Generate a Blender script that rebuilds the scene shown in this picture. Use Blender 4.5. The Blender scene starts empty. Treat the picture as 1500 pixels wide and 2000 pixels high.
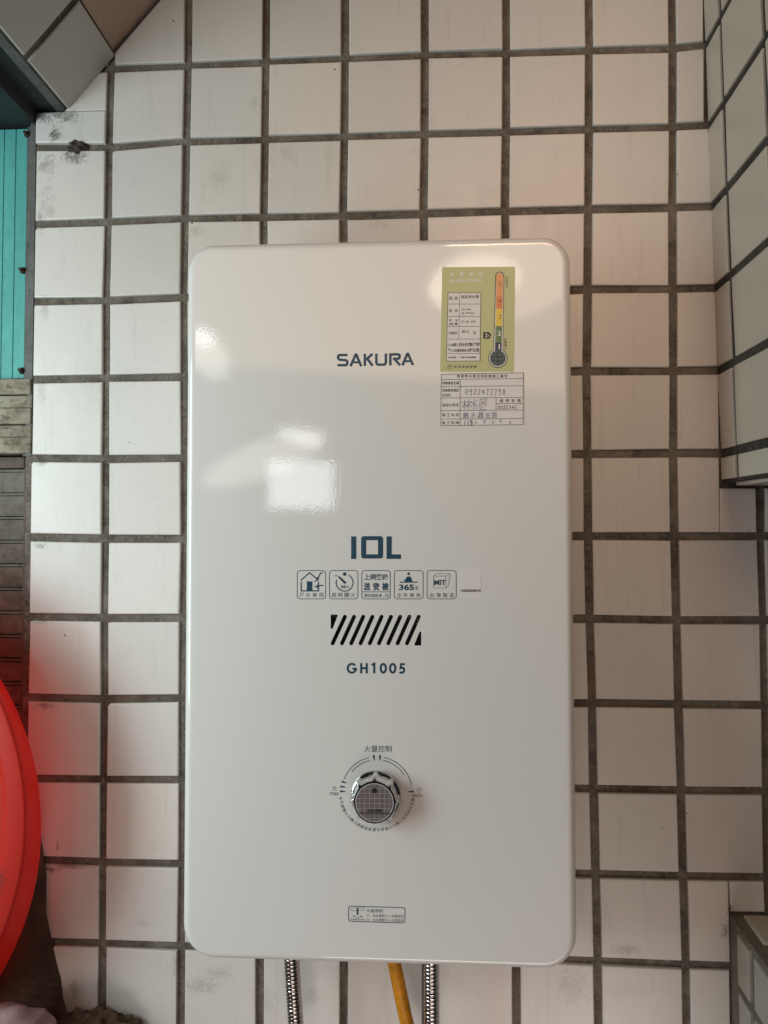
import bpy, bmesh, math, random
from mathutils import Vector, Matrix
random.seed(7)
rad = math.radians
scene = bpy.context.scene
COL = scene.collection

# ------------------------------------------------------------------ camera
F_PX, CX, CY = 1390.0, 750.0, 1000.0            # focal length and centre in pixels of the 1500 x 2000 photograph
CAM = Vector((0.39836, -0.69898, -0.47744))
yaw, pitch, roll = 0.055528, 0.0316, 0.00124
ROT = Matrix.Rotation(yaw, 3, 'Z') @ Matrix.Rotation(pitch, 3, 'X') @ Matrix.Rotation(roll, 3, 'Y')
cam = bpy.data.cameras.new('camera')
cam.sensor_fit = 'VERTICAL'; cam.sensor_height = 24.0
cam.lens = 24.0 * F_PX / 2000.0
cam.clip_start = 0.01; cam.clip_end = 100
camo = bpy.data.objects.new('camera', cam); COL.objects.link(camo)
camo.matrix_world = Matrix.Translation(CAM) @ (ROT @ Matrix.Rotation(rad(90), 3, 'X')).to_4x4()
scene.camera = camo
scene.render.resolution_x, scene.render.resolution_y = 768, 1024

# ------------------------------------------------------------------ world, lamps, exposure
scene.view_settings.view_transform = 'Standard'
scene.view_settings.look = 'None'
scene.view_settings.exposure = 0.0
scene.view_settings.gamma = 1.0
world = bpy.data.worlds.new('World'); scene.world = world; world.use_nodes = True
wb = world.node_tree.nodes['Background']
wb.inputs[0].default_value = (0.93, 0.93, 1.0, 1); wb.inputs[1].default_value = 0.015

def lamp(name, loc, target, power, color, sx, sy, spread=180):
    l = bpy.data.lights.new(name, 'AREA'); l.shape = 'RECTANGLE'; l.size = sx; l.size_y = sy
    l.energy = power; l.color = color; l.spread = rad(spread)
    o = bpy.data.objects.new(name, l); COL.objects.link(o)
    o.location = loc
    o.rotation_euler = (Vector(target) - Vector(loc)).to_track_quat('-Z', 'Y').to_euler()
    return o
# daylight from the open left side, then two added fill lamps, from the left and below
lamp('daylight_opening', (-0.40, -0.50, -0.47), (0.12, 0.0, -0.52), 5.55, (0.745, 0.965, 1.0), 0.30, 0.64)
lamp('left_fill', (-0.55, -1.0, -0.6), (0.2, 0.0, -0.6), 1.5, (1.0, 0.66, 0.62), 0.40, 0.80)
lamp('low_fill', (0.62, -0.85, -1.68), (0.60, 0.0, -1.16), 1.0, (1.0, 0.86, 0.80), 0.90, 0.40, 60)
# a shaded warm lamp under the roof in front of the wall
lamp('warm_lamp', (0.63, -1.22, 0.34), (0.66, 0.0, -0.20), 0.175, (1.0, 0.60, 0.41), 0.34, 0.14, 39)
warm_fill = lamp('warm_fill', (0.45, -2.4, 0.58), (0.45, 0.0, 0.40), 3.4, (1.0, 0.67, 0.42), 2.6, 0.85, 84)  # added unseen lamp: warm fill and the enamel's bright upper reflection
warm_fill.rotation_euler.rotate_axis('Z', rad(-5))
# bright places behind the photographer, mirrored in the enamel
def gap(name, loc, target, w, h, tilt, power, color):
    o = lamp(name, loc, target, power, color, w, h)
    o.data.shape = 'ELLIPSE'; o.rotation_euler.rotate_axis('Z', rad(tilt))
lamp('sky_gap', (-0.062, -2.17, -0.290), (0.296, -0.106, -0.436), 0.95, (0.90, 0.96, 1.0), 0.245, 0.180)
gap('sky_gap_slanted', (-0.146, -1.950, -0.212), (0.266, -0.106, -0.413), 0.46, 0.125, 22, 0.42, (1.0, .97, .88))
gap('sky_gap_small', (-0.032, -1.960, -0.135), (0.294, -0.106, -0.395), 0.162, 0.050, -14, 0.10, (.95, .98, 1.0))
gap('sky_gap_side', (-0.336, -1.866, 0.136), (0.213, -0.106, -0.323), 0.120, 0.20, 40, 0.22, (1.0, .97, .90))
gap('sky_gap_side_small', (-0.340, -1.856, 0.186), (0.212, -0.106, -0.310), 0.070, 0.060, 0, 0.06, (.95, .98, 1.0))
gap('lamp_glare', (0.595, -1.229, 0.140), (0.466, -0.106, -0.264), 0.36, 0.20, 8, 0.42, (1.0, .84, .66))
gap('lamp_glare_core', (0.522, -1.234, 0.134), (0.441, -0.106, -0.267), 0.23, 0.12, 8, 0.30, (1.0, .86, .68))

scene.cycles.use_denoising = True
scene.cycles.max_bounces = 6
scene.cycles.caustics_reflective = False

# ------------------------------------------------------------------ helpers
def un(px, py, Y=0.0):
    """point of the plane y = Y seen at a photograph pixel (used to read sizes off the photograph)"""
    d = ROT @ Vector(((px - CX) / F_PX, 1.0, -(py - CY) / F_PX))
    return CAM + d * ((Y - CAM.y) / d.y)

def link(o, parent=None):
    COL.objects.link(o)
    if parent is not None: o.parent = parent
    return o
def mk(name, verts, faces, mat, parent=None, smooth=False):
    me = bpy.data.meshes.new(name)
    me.from_pydata([tuple(v) for v in verts], [], faces); me.update()
    if mat: me.materials.append(mat)
    if smooth:
        for p in me.polygons: p.use_smooth = True
    return link(bpy.data.objects.new(name, me), parent)
def tag(o, label=None, cat=None, group=None, kind=None):
    if cat and not kind: kind = 'thing'
    if label: o['label'] = label
    if cat: o['category'] = cat
    if group: o['group'] = group
    if kind: o['kind'] = kind
    return o
def thing(name, loc, label, cat, group=None):
    o = bpy.data.objects.new(name, None); o.empty_display_size = 0.02
    COL.objects.link(o); o.location = (0, 0, 0)
    return tag(o, label, cat, group)
class MB:
    def __init__(s): s.v = []; s.f = []
    def add(s, verts, faces):
        b = len(s.v); s.v += [Vector(v) for v in verts]; s.f += [tuple(i + b for i in f) for f in faces]
    def box(s, a, b):
        x0, y0, z0 = a; x1, y1, z1 = b
        s.add([(x0,y0,z0),(x1,y0,z0),(x1,y1,z0),(x0,y1,z0),(x0,y0,z1),(x1,y0,z1),(x1,y1,z1),(x0,y1,z1)],
              [(0,3,2,1),(4,5,6,7),(0,1,5,4),(1,2,6,5),(2,3,7,6),(3,0,4,7)])
    def build(s, name, mat, parent=None, smooth=False): return mk(name, s.v, s.f, mat, parent, smooth)
def bevel(o, w, seg=2):
    bm = bmesh.new(); bm.from_mesh(o.data)
    bmesh.ops.bevel(bm, geom=list(bm.edges), offset=w, segments=seg, profile=0.5, affect='EDGES')
    bmesh.ops.recalc_face_normals(bm, faces=bm.faces[:])
    bm.to_mesh(o.data); bm.free(); return o

# ------------------------------------------------------------------ materials
def new_mat(name):
    m = bpy.data.materials.new(name); m.use_nodes = True
    nt = m.node_tree; return m, nt, nt.nodes['Principled BSDF']
def N(nt, t, **k):
    n = nt.nodes.new(t)
    for a, v in k.items():
        if a.startswith('in_'):
            key = a[3:]; n.inputs[int(key) if key.isdigit() else key].default_value = v
        else: setattr(n, a, v)
    return n
def plain(name, col, rough=0.5, metal=0.0, spec=0.5):
    m, nt, b = new_mat(name)
    b.inputs['Base Color'].default_value = (*col, 1); b.inputs['Roughness'].default_value = rough
    b.inputs['Metallic'].default_value = metal; b.inputs['Specular IOR Level'].default_value = spec
    return m
def ramp(nt, p0, c0, p1, c1):
    r = nt.nodes.new('ShaderNodeValToRGB'); e = r.color_ramp.elements
    e[0].position = p0; e[0].color = c0; e[1].position = p1; e[1].color = c1
    return r
def g4(v): return (v, v, v, 1)
def noise(nt, co, scale, detail=4, rough=0.6, dist=0.0):
    n = N(nt, 'ShaderNodeTexNoise', in_Scale=scale, in_Detail=detail, in_Roughness=rough, in_Distortion=dist)
    nt.links.new(co, n.inputs['Vector']); return n
def mixc(nt, fac, a, b, mode='MIX'):
    m = nt.nodes.new('ShaderNodeMix'); m.data_type = 'RGBA'; m.blend_type = mode
    for sock, v in ((m.inputs[0], fac), (m.inputs[6], a), (m.inputs[7], b)):
        if hasattr(v, 'is_linked'): nt.links.new(v, sock)
        elif isinstance(v, (int, float)): sock.default_value = v
        else: sock.default_value = v if len(v) == 4 else (*v, 1)
    return m.outputs[2]
def math_(nt, op, a, b=0.0, c=0.0, clamp=False):
    m = nt.nodes.new('ShaderNodeMath'); m.operation = op; m.use_clamp = clamp
    for i, v in enumerate((a, b, c)):
        if hasattr(v, 'is_linked'): nt.links.new(v, m.inputs[i])
        else: m.inputs[i].default_value = v
    return m.outputs[0]
def bump(nt, b, h, strength, dist=0.001, sock='Normal'):
    n = N(nt, 'ShaderNodeBump', in_Strength=strength, in_Distance=dist)
    nt.links.new(h, n.inputs['Height']); nt.links.new(n.outputs[0], b.inputs[sock]); return n

def blob(nt, co, cx, cy, cz, rx, ry, rz, wob=0.6, scale=60):
    """0..1 mask of a ragged stain at a place on the wall"""
    mp = N(nt, 'ShaderNodeMapping', vector_type='TEXTURE')
    mp.inputs['Location'].default_value = (cx, cy, cz); mp.inputs['Scale'].default_value = (rx, ry, rz)
    nt.links.new(co, mp.inputs['Vector'])
    ln = N(nt, 'ShaderNodeVectorMath', operation='LENGTH'); nt.links.new(mp.outputs[0], ln.inputs[0])
    ns = noise(nt, co, scale, 7, 0.78, 0.5); sp = noise(nt, co, scale*4.5, 3, 0.7)
    d = math_(nt, 'SUBTRACT', 1.0, ln.outputs['Value'])
    d = math_(nt, 'MULTIPLY_ADD', math_(nt, 'SUBTRACT', ns.outputs['Fac'], 0.5), wob*4.2, d)
    d = math_(nt, 'MULTIPLY_ADD', math_(nt, 'SUBTRACT', sp.outputs['Fac'], 0.5), wob*3.0, d)
    d = math_(nt, 'MULTIPLY', math_(nt, 'SUBTRACT', d, 0.30), 1.7, clamp=True)
    fall = math_(nt, 'SUBTRACT', 1.75, ln.outputs['Value'], clamp=True)
    return math_(nt, 'MULTIPLY', d, fall)

def tile_material(name, base, stains=True, dirt=1.0):
    m, nt, b = new_mat(name)
    tc = N(nt, 'ShaderNodeTexCoord'); co = tc.outputs['Object']
    oi = N(nt, 'ShaderNodeObjectInfo')
    v = math_(nt, 'MULTIPLY_ADD', oi.outputs['Random'], 0.11, 0.92)
    c0 = mixc(nt, 1.0, (*base, 1), v, 'MULTIPLY')
    hue = math_(nt, 'FRACT', math_(nt, 'MULTIPLY', oi.outputs['Random'], 17.3))
    c0 = mixc(nt, math_(nt, 'MULTIPLY', hue, 0.55), c0, mixc(nt, 1.0, c0, (1.0, 0.955, 0.91, 1), 'MULTIPLY'))
    big = noise(nt, co, 9, 3, 0.5)
    ms = N(nt, 'ShaderNodeMapping'); ms.inputs['Scale'].default_value = (1, 1, .07); nt.links.new(co, ms.inputs['Vector'])
    drip = noise(nt, ms.outputs[0], 130, 4, 0.65)
    c0 = mixc(nt, ramp_fac(nt, drip, .56, .72, .22*dirt), c0, (0.45, 0.42, 0.38, 1))
    c = mixc(nt, ramp_fac(nt, big, 0.45, 0.75, 0.10 * dirt), c0, (base[0]*0.75, base[1]*0.73, base[2]*0.70, 1))
    smud = noise(nt, co, 45, 8, 0.72, 0.4)
    c = mixc(nt, ramp_fac(nt, smud, 0.55, 0.75, 0.20 * dirt), c, (0.42, 0.39, 0.35, 1))
    fine = noise(nt, co, 420, 3, 0.7)
    c = mixc(nt, ramp_fac(nt, fine, 0.60, 0.74, 0.22 * dirt), c, (0.33, 0.30, 0.27, 1))
    # sparse dark fly specks
    vo = N(nt, 'ShaderNodeTexVoronoi', in_Scale=48.0, in_Randomness=1.0); nt.links.new(co, vo.inputs['Vector'])
    pick = math_(nt, 'GREATER_THAN', N_sep(nt, vo.outputs['Color']), 0.90)
    near = math_(nt, 'LESS_THAN', vo.outputs['Distance'], 0.055)
    sp = math_(nt, 'MULTIPLY', pick, near)
    c = mixc(nt, math_(nt, 'MULTIPLY', sp, 0.75), c, (0.05, 0.04, 0.03, 1))
    if stains:
        for (px, py, rx, rz, k, sc) in STAINS:
            p = un(px, py)
            mk_ = blob(nt, co, p.x, 0.0, p.z, rx, 0.05, rz, 0.75, sc)
            c = mixc(nt, math_(nt, 'MULTIPLY', mk_, k), c, (0.11, 0.095, 0.08, 1))
    nt.links.new(c, b.inputs['Base Color'])
    r = math_(nt, 'MULTIPLY_ADD', smud.outputs['Fac'], 0.30, 0.17)
    r = math_(nt, 'MULTIPLY_ADD', hue, 0.10, r)
    nt.links.new(r, b.inputs['Roughness'])
    b.inputs['Specular IOR Level'].default_value = 0.45
    wav = noise(nt, co, 30, 2, 0.5)
    bump(nt, b, wav.outputs['Fac'], 0.18, 0.002)
    return m
def ramp_fac(nt, n, a, b_, k):
    r = ramp(nt, a, g4(0), b_, g4(1)); nt.links.new(n.outputs['Fac'], r.inputs[0])
    return math_(nt, 'MULTIPLY', r.outputs[0], k)
def N_sep(nt, colsock):
    s = N(nt, 'ShaderNodeSeparateColor'); nt.links.new(colsock, s.inputs[0]); return s.outputs[0]

# photograph pixel, half sizes in metres, strength, raggedness scale
STAINS = [(112, 268, .010, .012, .95, 160), (100, 233, .030, .010, .75, 130), (140, 232, .016, .010, .6, 150),
          (150, 310, .022, .010, .8, 190), (92, 325, .014, .018, .45, 150), (95, 400, .012, .030, .28, 120),
          (80, 440, .008, .016, .45, 150), (90, 600, .007, .02, .3, 150), (84, 905, .010, .006, .6, 200), (80, 1065, .010, .006, .6, 200),
          (85, 760, .010, .020, .22, 200), (200, 750, .05, .05, .10, 260), (85, 1212, .014, .005, .6, 220),
          (92, 1378, .016, .005, .7, 220), (98, 1695, .018, .005, .8, 220), (140, 1690, .030, .004, .6, 240),
          (115, 1650, .002, .006, .9, 200), (150, 1930, .010, .016, .5, 260), (395, 1922, .026, .013, .34, 300),
          (430, 1897, .020, .010, .28, 300), (350, 1880, .010, .02, .25, 200), (520, 1950, .02, .02, .15, 260),
          (1220, 1850, .020, .008, .34, 300), (1180, 1790, .014, .034, .13, 330), (1215, 1930, .030, .012, .12, 330),
          (1120, 1920, .026, .03, .22, 280), (1415, 1815, .006, .012, .6, 240), (1424, 1772, .006, .008, .8, 200),
          (1465, 1778, .014, .002, .8, 240), (610, 1940, .012, .012, .2, 240), (430, 350, .018, .02, .16, 160),
          (385, 455, .012, .010, .22, 160), (500, 205, .010, .010, .16, 160), (560, 300, .014, .014, .12, 160),
          (745, 440, .02, .012, .14, 200), (300, 1650, .012, .012, .12, 160), (285, 1800, .02, .008, .16, 200)]

GLAZE = tile_material('white_glazed_tile', (0.705, 0.678, 0.642))
GLAZE_SIDE = tile_material('shade_toned_glazed_tile', (0.54, 0.485, 0.41), stains=False, dirt=0.25)  # same tile as the wall, its dimmer light put into the colour

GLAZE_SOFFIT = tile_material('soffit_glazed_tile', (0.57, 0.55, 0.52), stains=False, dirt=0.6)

def grout_material(name='grey_cement_grout', k=1.0):
    m, nt, b = new_mat(name)
    tc = N(nt, 'ShaderNodeTexCoord'); co = tc.outputs['Object']
    n1 = noise(nt, co, 24, 8, 0.75, 0.9); n2 = noise(nt, co, 230, 5, 0.75, 1.2); n3 = noise(nt, co, 7, 3, 0.6)
    r1 = ramp(nt, 0.34, (0.060, 0.050, 0.041, 1), 0.66, (0.205, 0.188, 0.165, 1)); nt.links.new(n1.outputs['Fac'], r1.inputs[0])
    c = mixc(nt, ramp_fac(nt, n2, 0.5, 0.72, 0.7), r1.outputs[0], (0.30, 0.28, 0.255, 1))
    c = mixc(nt, ramp_fac(nt, n3, 0.52, 0.68, 0.55), c, (0.105, 0.066, 0.048, 1))
    c = mixc(nt, 1.0, c, (k, k*.97, k*.92, 1), 'MULTIPLY')
    nt.links.new(c, b.inputs['Base Color']); b.inputs['Roughness'].default_value = 0.9
    b.inputs['Specular IOR Level'].default_value = 0.2
    mx = math_(nt, 'ADD', n2.outputs['Fac'], n1.outputs['Fac'])
    bump(nt, b, mx, 1.0, 0.0018)
    return m
GROUT = grout_material(k=1.22); SHADED_GROUT = grout_material('shaded_cement_grout', .5)  # second one is the same grout, beam shade put into its colour

def grimy(name, base, dark, s1=20, s2=160, rough=0.7, amount=0.7, metal=0.0, bmp=0.3, stretch=(1, 1, 1)):
    m, nt, b = new_mat(name)
    tc = N(nt, 'ShaderNodeTexCoord')
    mp = N(nt, 'ShaderNodeMapping'); mp.inputs['Scale'].default_value = stretch
    nt.links.new(tc.outputs['Object'], mp.inputs['Vector']); co = mp.outputs[0]
    n1 = noise(nt, co, s1, 7, 0.7, 0.4); n2 = noise(nt, co, s2, 5, 0.7, 0.2)
    c = mixc(nt, ramp_fac(nt, n1, 0.42, 0.68, amount), (*base, 1), (*dark, 1))
    c = mixc(nt, ramp_fac(nt, n2, 0.52, 0.66, amount), c, (*dark, 1))
    nt.links.new(c, b.inputs['Base Color']); b.inputs['Roughness'].default_value = rough
    b.inputs['Metallic'].default_value = metal; b.inputs['Specular IOR Level'].default_value = 0.3
    bump(nt, b, n2.outputs['Fac'], bmp, 0.001)
    return m
PLASTER = grimy('pink_painted_plaster', (0.56, 0.41, 0.34), (0.45, 0.31, 0.25), 14, 60, 0.6, 0.6, bmp=0.5)
BLACK_STEEL = grimy('blackened_steel', (0.018, 0.020, 0.021), (0.045, 0.050, 0.050), 12, 120, 0.55, 0.5)
GREY_STEEL = grimy('dull_grey_metal', (0.14, 0.145, 0.14), (0.05, 0.045, 0.04), 30, 200, 0.5, 0.6)
TURQ = grimy('turquoise_plastic_sheet', (0.115, 0.45, 0.415), (0.07, 0.30, 0.28), 18, 240, 0.5, 0.6, bmp=0.1, stretch=(1, 1, .35))
PLANK = grimy('dirty_cream_board', (0.33, 0.295, 0.225), (0.075, 0.050, 0.030), 45, 190, 0.8, 0.75, stretch=(.7, 1, 1))
LOUVRE = grimy('grimy_green_grey_board', (0.165, 0.155, 0.125), (0.050, 0.035, 0.024), 40, 150, 0.75, 0.55)
STILE = grimy('brown_stained_board', (0.13, 0.10, 0.075), (0.045, 0.028, 0.018), 30, 150, 0.8, 0.6)
SCREW = grimy('rusty_screw', (0.06, 0.035, 0.02), (0.02, 0.012, 0.01), 200, 900, 0.6, 0.6)
MUD = grimy('grey_mud', (0.085, 0.070, 0.058), (0.025, 0.020, 0.016), 140, 500, 0.95, 0.8, bmp=0.8)
CONCRETE = grimy('concrete_floor', (0.32, 0.29, 0.26), (0.2, 0.18, 0.16), 4, 40, 0.8, 0.6)
MORTAR = grimy('brown_cement_mortar', (0.20, 0.165, 0.125), (0.085, 0.06, 0.042), 30, 180, 0.9, 0.6)

# ------------------------------------------------------------------ ground
gm = MB(); gm.box((-6, -8, -1.90), (6, 0.4, -1.80))
tag(gm.build('ground', CONCRETE), kind='structure')

# ------------------------------------------------------------------ tiles
def clip_poly(poly, p, q):
    """keep what lies right of the directed line p -> q"""
    out = []; n = len(poly)
    def side(a): return (q[0]-p[0])*(a[1]-p[1]) - (q[1]-p[1])*(a[0]-p[0])
    for i in range(n):
        a, b = poly[i], poly[(i+1) % n]; sa, sb = side(a), side(b)
        if sa <= 0: out.append(a)
        if (sa < 0 < sb) or (sb < 0 < sa):
            t = sa / (sa - sb); out.append((a[0]+(b[0]-a[0])*t, a[1]+(b[1]-a[1])*t))
    return out
def inset(poly, d):
    n = len(poly); out = []
    for i in range(n):
        p0, p1, p2 = Vector(poly[i-1]), Vector(poly[i]), Vector(poly[(i+1) % n])
        e1 = (p1-p0).normalized(); e2 = (p2-p1).normalized()
        n1 = Vector((-e1.y, e1.x)); n2 = Vector((-e2.y, e2.x))
        den = 1 + n1.dot(n2)
        out.append(tuple(p1 + (n1+n2) * (d / max(den, .35))))
    return out
def tile(poly, frame, mat, parent, thick=0.0032, bev=0.0012):
    O, U, V, Nn = frame
    area = sum(poly[i-1][0]*poly[i][1]-poly[i][0]*poly[i-1][1] for i in range(len(poly)))
    if area < 0: poly = poly[::-1]
    t = thick + random.uniform(-.0003, .0004)
    cx = sum(p[0] for p in poly)/len(poly); cy = sum(p[1] for p in poly)/len(poly)
    ta, tb = random.gauss(0, .008), random.gauss(0, .008)
    rings = [(poly, -0.002), (poly, t-bev), (inset(poly, bev*.3), t-bev*.3), (inset(poly, bev), t)]
    vs, fs = [], []; n = len(poly)
    for r, (pl, h) in enumerate(rings):
        for (a, b) in pl:
            hh = h + ((a-cx)*ta + (b-cy)*tb if r else 0)
            vs.append(O + U*a + V*b + Nn*hh)
    for r in range(3):
        for i in range(n):
            j = (i+1) % n; fs.append((r*n+i, r*n+j, (r+1)*n+j, (r+1)*n+i))
    fs.append(tuple(3*n+i for i in range(n)))
    return mk('tile', vs, fs, mat, parent)

WALL_FRAME = (Vector((0,0,0)), Vector((1,0,0)), Vector((0,0,1)), Vector((0,-1,0)))
P_ = 0.08
# joint crossings read off the photograph: (column, row) -> (x, z)
MEAS = {0:{1:(.0807,-.0009),2:(.1607,-.0006),3:(.2409,-.0001),4:(.3212,.0003),5:(.4012,.0006),6:(.4819,-.0007),7:(.5628,-.0012),8:(.6434,-.002)},
 1:{1:(.0794,-.0826),2:(.1599,-.0791),3:(.2402,-.0796),4:(.3205,-.0797),5:(.4005,-.0796),6:(.4810,-.0799),7:(.5617,-.0801),8:(.6423,-.0805)},
 2:{1:(.0794,-.1595),2:(.1590,-.1586),3:(.2393,-.1590),4:(.3195,-.1598),5:(.3994,-.1601),6:(.4795,-.1595),7:(.5602,-.1598),8:(.6412,-.1604)},
 3:{1:(.0785,-.2403),2:(.1582,-.2386),7:(.5584,-.2391),8:(.6401,-.2401)}, 4:{1:(.0791,-.3196),2:(.1591,-.3192),7:(.5570,-.3193),8:(.6394,-.3202)},
 5:{1:(.0792,-.4011),2:(.1598,-.4009),7:(.5568,-.3998),8:(.6383,-.3998)}, 6:{1:(.0798,-.4812),2:(.1607,-.4813),7:(.5567,-.4794),8:(.6383,-.4797),9:(.7190,-.4794)},
 7:{1:(.0801,-.5604),2:(.1599,-.5597),7:(.5572,-.5586),8:(.6389,-.5595),9:(.7195,-.5591)}, 8:{1:(.0806,-.6409),2:(.1596,-.6391),7:(.5588,-.6389),8:(.6399,-.6393),9:(.72,-.639)},
 9:{1:(.0808,-.7197),2:(.1601,-.7189),7:(.5594,-.7202),8:(.6409,-.72),9:(.7198,-.7195)}, 10:{1:(.0811,-.8005),2:(.1608,-.8),7:(.5605,-.8003),8:(.6419,-.8002),9:(.7196,-.7998)},
 11:{1:(.0816,-.8792),2:(.1604,-.8798),7:(.5615,-.881),8:(.6434,-.8819)}}
BOT = {3:.2383, 4:.3202, 6:.4853}
def G(i, j):
    if j in MEAS and i in MEAS[j]: return MEAS[j][i]
    x, z = i*P_, -j*P_
    if j < 0 and i in MEAS[0]: x = MEAS[0][i][0]
    if j >= 11:
        if i in BOT: x = BOT[i]
        elif i in MEAS[11]: x = MEAS[11][i][0]
    if i == 0: x = -0.0005
    return (x, z)
def cell(i, j):
    g = 0.0039
    q = lambda: random.uniform(-.0003, .0003)
    a, b, c, d = G(i, j+1), G(i+1, j+1), G(i+1, j), G(i, j)
    return [(a[0]+g+q(), a[1]+g+q()), (b[0]-g+q(), b[1]+g+q()), (c[0]-g+q(), c[1]-g+q()), (d[0]+g+q(), d[1]-g+q())]
def W(px, py):
    p = un(px, py); return (p.x, p.z)

DG0, DG1 = W(130, 215), W(225, 105)             # the line where the sloping soffit meets the wall
_d = (Vector(DG1) - Vector(DG0)).normalized()
BEAM_T, BEAM_B = W(1376, 0), W(1411, 943)       # the corner line of the beam on the wall

wall = MB()
WB = [(-0.004, -1.80), (1.10, -1.80), (1.10, 0.50), (0.51, 0.50), (DG0[0]-0.004, DG0[1]-0.003), (-0.004, DG0[1]-0.003)]
n = len(WB)
wall.add([(x, 0.0, z) for x, z in WB] + [(x, 0.12, z) for x, z in WB],
         [tuple(range(n)), tuple(range(2*n-1, n-1, -1))] + [(i+n, (i+1) % n + n, (i+1) % n, i) for i in range(n)])
wall_o = wall.build('tiled_wall', GROUT)
tag(wall_o, 'white square tiled wall with grey joints behind the water heater', 'wall')

# right edges (photograph pixels) of the cut tiles beside the beam, rows -1 .. 5
CUT = {-1:(1371,1371), 0:(1372,1372), 1:(1380,1391), 2:(1395,1397), 3:(1398,1399), 4:(1400,1401), 5:(1401.5,1402.5)}
off = Vector((_d.y, -_d.x)) * 0.0012
dga = (DG0[0]+off.x, DG0[1]+off.y); dgb = (DG1[0]+off.x+_d.x, DG1[1]+off.y+_d.y); dgz = (dga[0]-_d.x, dga[1]-_d.y)
for j in range(-3, 15):
    for i in range(0, 11):
        poly = cell(i, j)
        if j <= 0:
            poly = clip_poly(poly, dgz, dgb)
            if len(poly) < 3: continue
        if i == 0 and j == 0:
            zc = W(150, 221)[1]
            up = clip_poly(poly, (1, zc+.0006), (-1, zc+.0006)); lo = clip_poly(cell(0, 0), (-1, zc-.0006), (1, zc-.0006))
            tile([p for p in up], WALL_FRAME, GLAZE, wall_o); tile(lo, WALL_FRAME, GLAZE, wall_o, thick=.0040); continue
        if i >= 8 and j <= 5:
            if i == 8:
                jj = max(j, -1); x0, x1 = CUT[jj]
                yt, yb = 1000, 1000
                a, b, c, d = poly[:4]
                r1 = un(x1, CY + (-b[1]-.477)*1980).x; r0 = un(x0, CY + (-c[1]-.477)*1980).x
                tile([a, (r1, b[1]), (r0, c[1]), d], WALL_FRAME, GLAZE, wall_o)
                if j == 5:
                    zt = W(1440, 954)[1]
                    tile([(W(1404,1042)[0], a[1]), (G(9,6)[0]-.0042, b[1]), (G(9,6)[0]-.0042, zt), (W(1404,954)[0], zt)], WALL_FRAME, GLAZE, wall_o)
            elif j == 5:
                zt = W(1440, 954)[1]; a, b, c, d = poly
                tile([a, b, (c[0], zt), (d[0], zt)], WALL_FRAME, GLAZE, wall_o)
            continue
        if i == 8 and j == 10:
            a, b, c, d = poly; xs = W(1421, 1750)[0]; zb = W(1450, 1778)[1]
            tile([a, (xs+.0004, a[1]), (xs-.0004, c[1]), d], WALL_FRAME, GLAZE, wall_o)
            tile([(xs+.0014, zb), (b[0], zb), c, (xs+.0006, c[1])], WALL_FRAME, GLAZE, wall_o); continue
        if i == 8 and j > 10:
            a, b, c, d = poly; xs = W(1423.5, 1950)[0]
            tile([a, (xs, a[1]), (xs, d[1]), d], WALL_FRAME, GLAZE, wall_o); continue
        if i > 8 and j == 10:
            a, b, c, d = poly; zb = W(1450, 1778)[1]
            tile([(a[0], zb), (b[0], zb), c, d], WALL_FRAME, GLAZE, wall_o); continue
        if i > 8 and j > 10: continue
        if len(poly) == 4 and j in MEAS and i < 2:                      # hand-nibbled tile corners near the opening
            k = random.random()
            if k < .5:
                a, b, c, d = poly; e = random.uniform(.001, .003)
                poly = [a, b, c, (d[0]+e, d[1]), (d[0], d[1]-e*random.uniform(.5, 1.2))]
        tile(poly, WALL_FRAME, GLAZE, wall_o)

# ------------------------------------------------------------------ beam at the upper right and ledge at the lower right
DOUT = Vector((-0.041, -1.0, -0.022)).normalized()
def side_block(name, top, bot, depth, width, label, cat, mat):
    """a block standing out of the wall; its left face runs from the wall corner line along DOUT"""
    T, B = Vector((top[0], 0, top[1])), Vector((bot[0], 0, bot[1]))
    X = Vector((width, 0, 0)); D = DOUT*depth; bk = Vector((0, -.001, 0))
    vs = [B+bk, B+D, B+D+X, B+X+bk, T+bk, T+D, T+D+X, T+X+bk]
    o = mk(name, vs, [(0,1,5,4),(1,2,6,5),(2,3,7,6),(3,0,4,7),(4,5,6,7),(3,2,1,0)], mat)
    return tag(o, label, cat), T, B
bt = Vector(BEAM_T) + (Vector(BEAM_T)-Vector(BEAM_B))*0.8
beam, T, B = side_block('tiled_beam', tuple(bt), BEAM_B, 0.26, 0.40, 'tiled beam jutting from the wall at the upper right corner', 'beam', SHADED_GROUT)
up = (T-B).normalized()
Nf = DOUT.cross(up).normalized()
if Nf.x > 0: Nf = -Nf
BF = (B, DOUT, up, Nf)
S_COLS = [(0.003, 0.0370), (0.0446, 0.1235), (0.1315, 0.2040), (0.2120, 0.2580)]
zrow = [BEAM_B[1]+.003] + [-.4005 + .08*k for k in range(0, 9)]
for (s0, s1) in S_COLS:
    for r in range(len(zrow)-1):
        t0 = (zrow[r]-B.z) if r == 0 else (zrow[r]+.0041-B.z)
        t1 = zrow[r+1]-.0041-B.z
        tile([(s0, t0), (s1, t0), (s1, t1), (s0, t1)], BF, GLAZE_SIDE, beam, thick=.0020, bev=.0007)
# underside plaster skim and tiles of the beam
UF = (B + Vector((.004, 0, 0)), Vector((1,0,0)), DOUT, Vector((0,0,-1)))
for k in range(4):
    tile([(.008+k*.08, .012), (.080+k*.08, .012), (.080+k*.08, .118), (.008+k*.08, .118)], (B, Vector((1,0,0)), DOUT, Vector((0,0,-1))), GLAZE_SIDE, beam)

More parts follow.
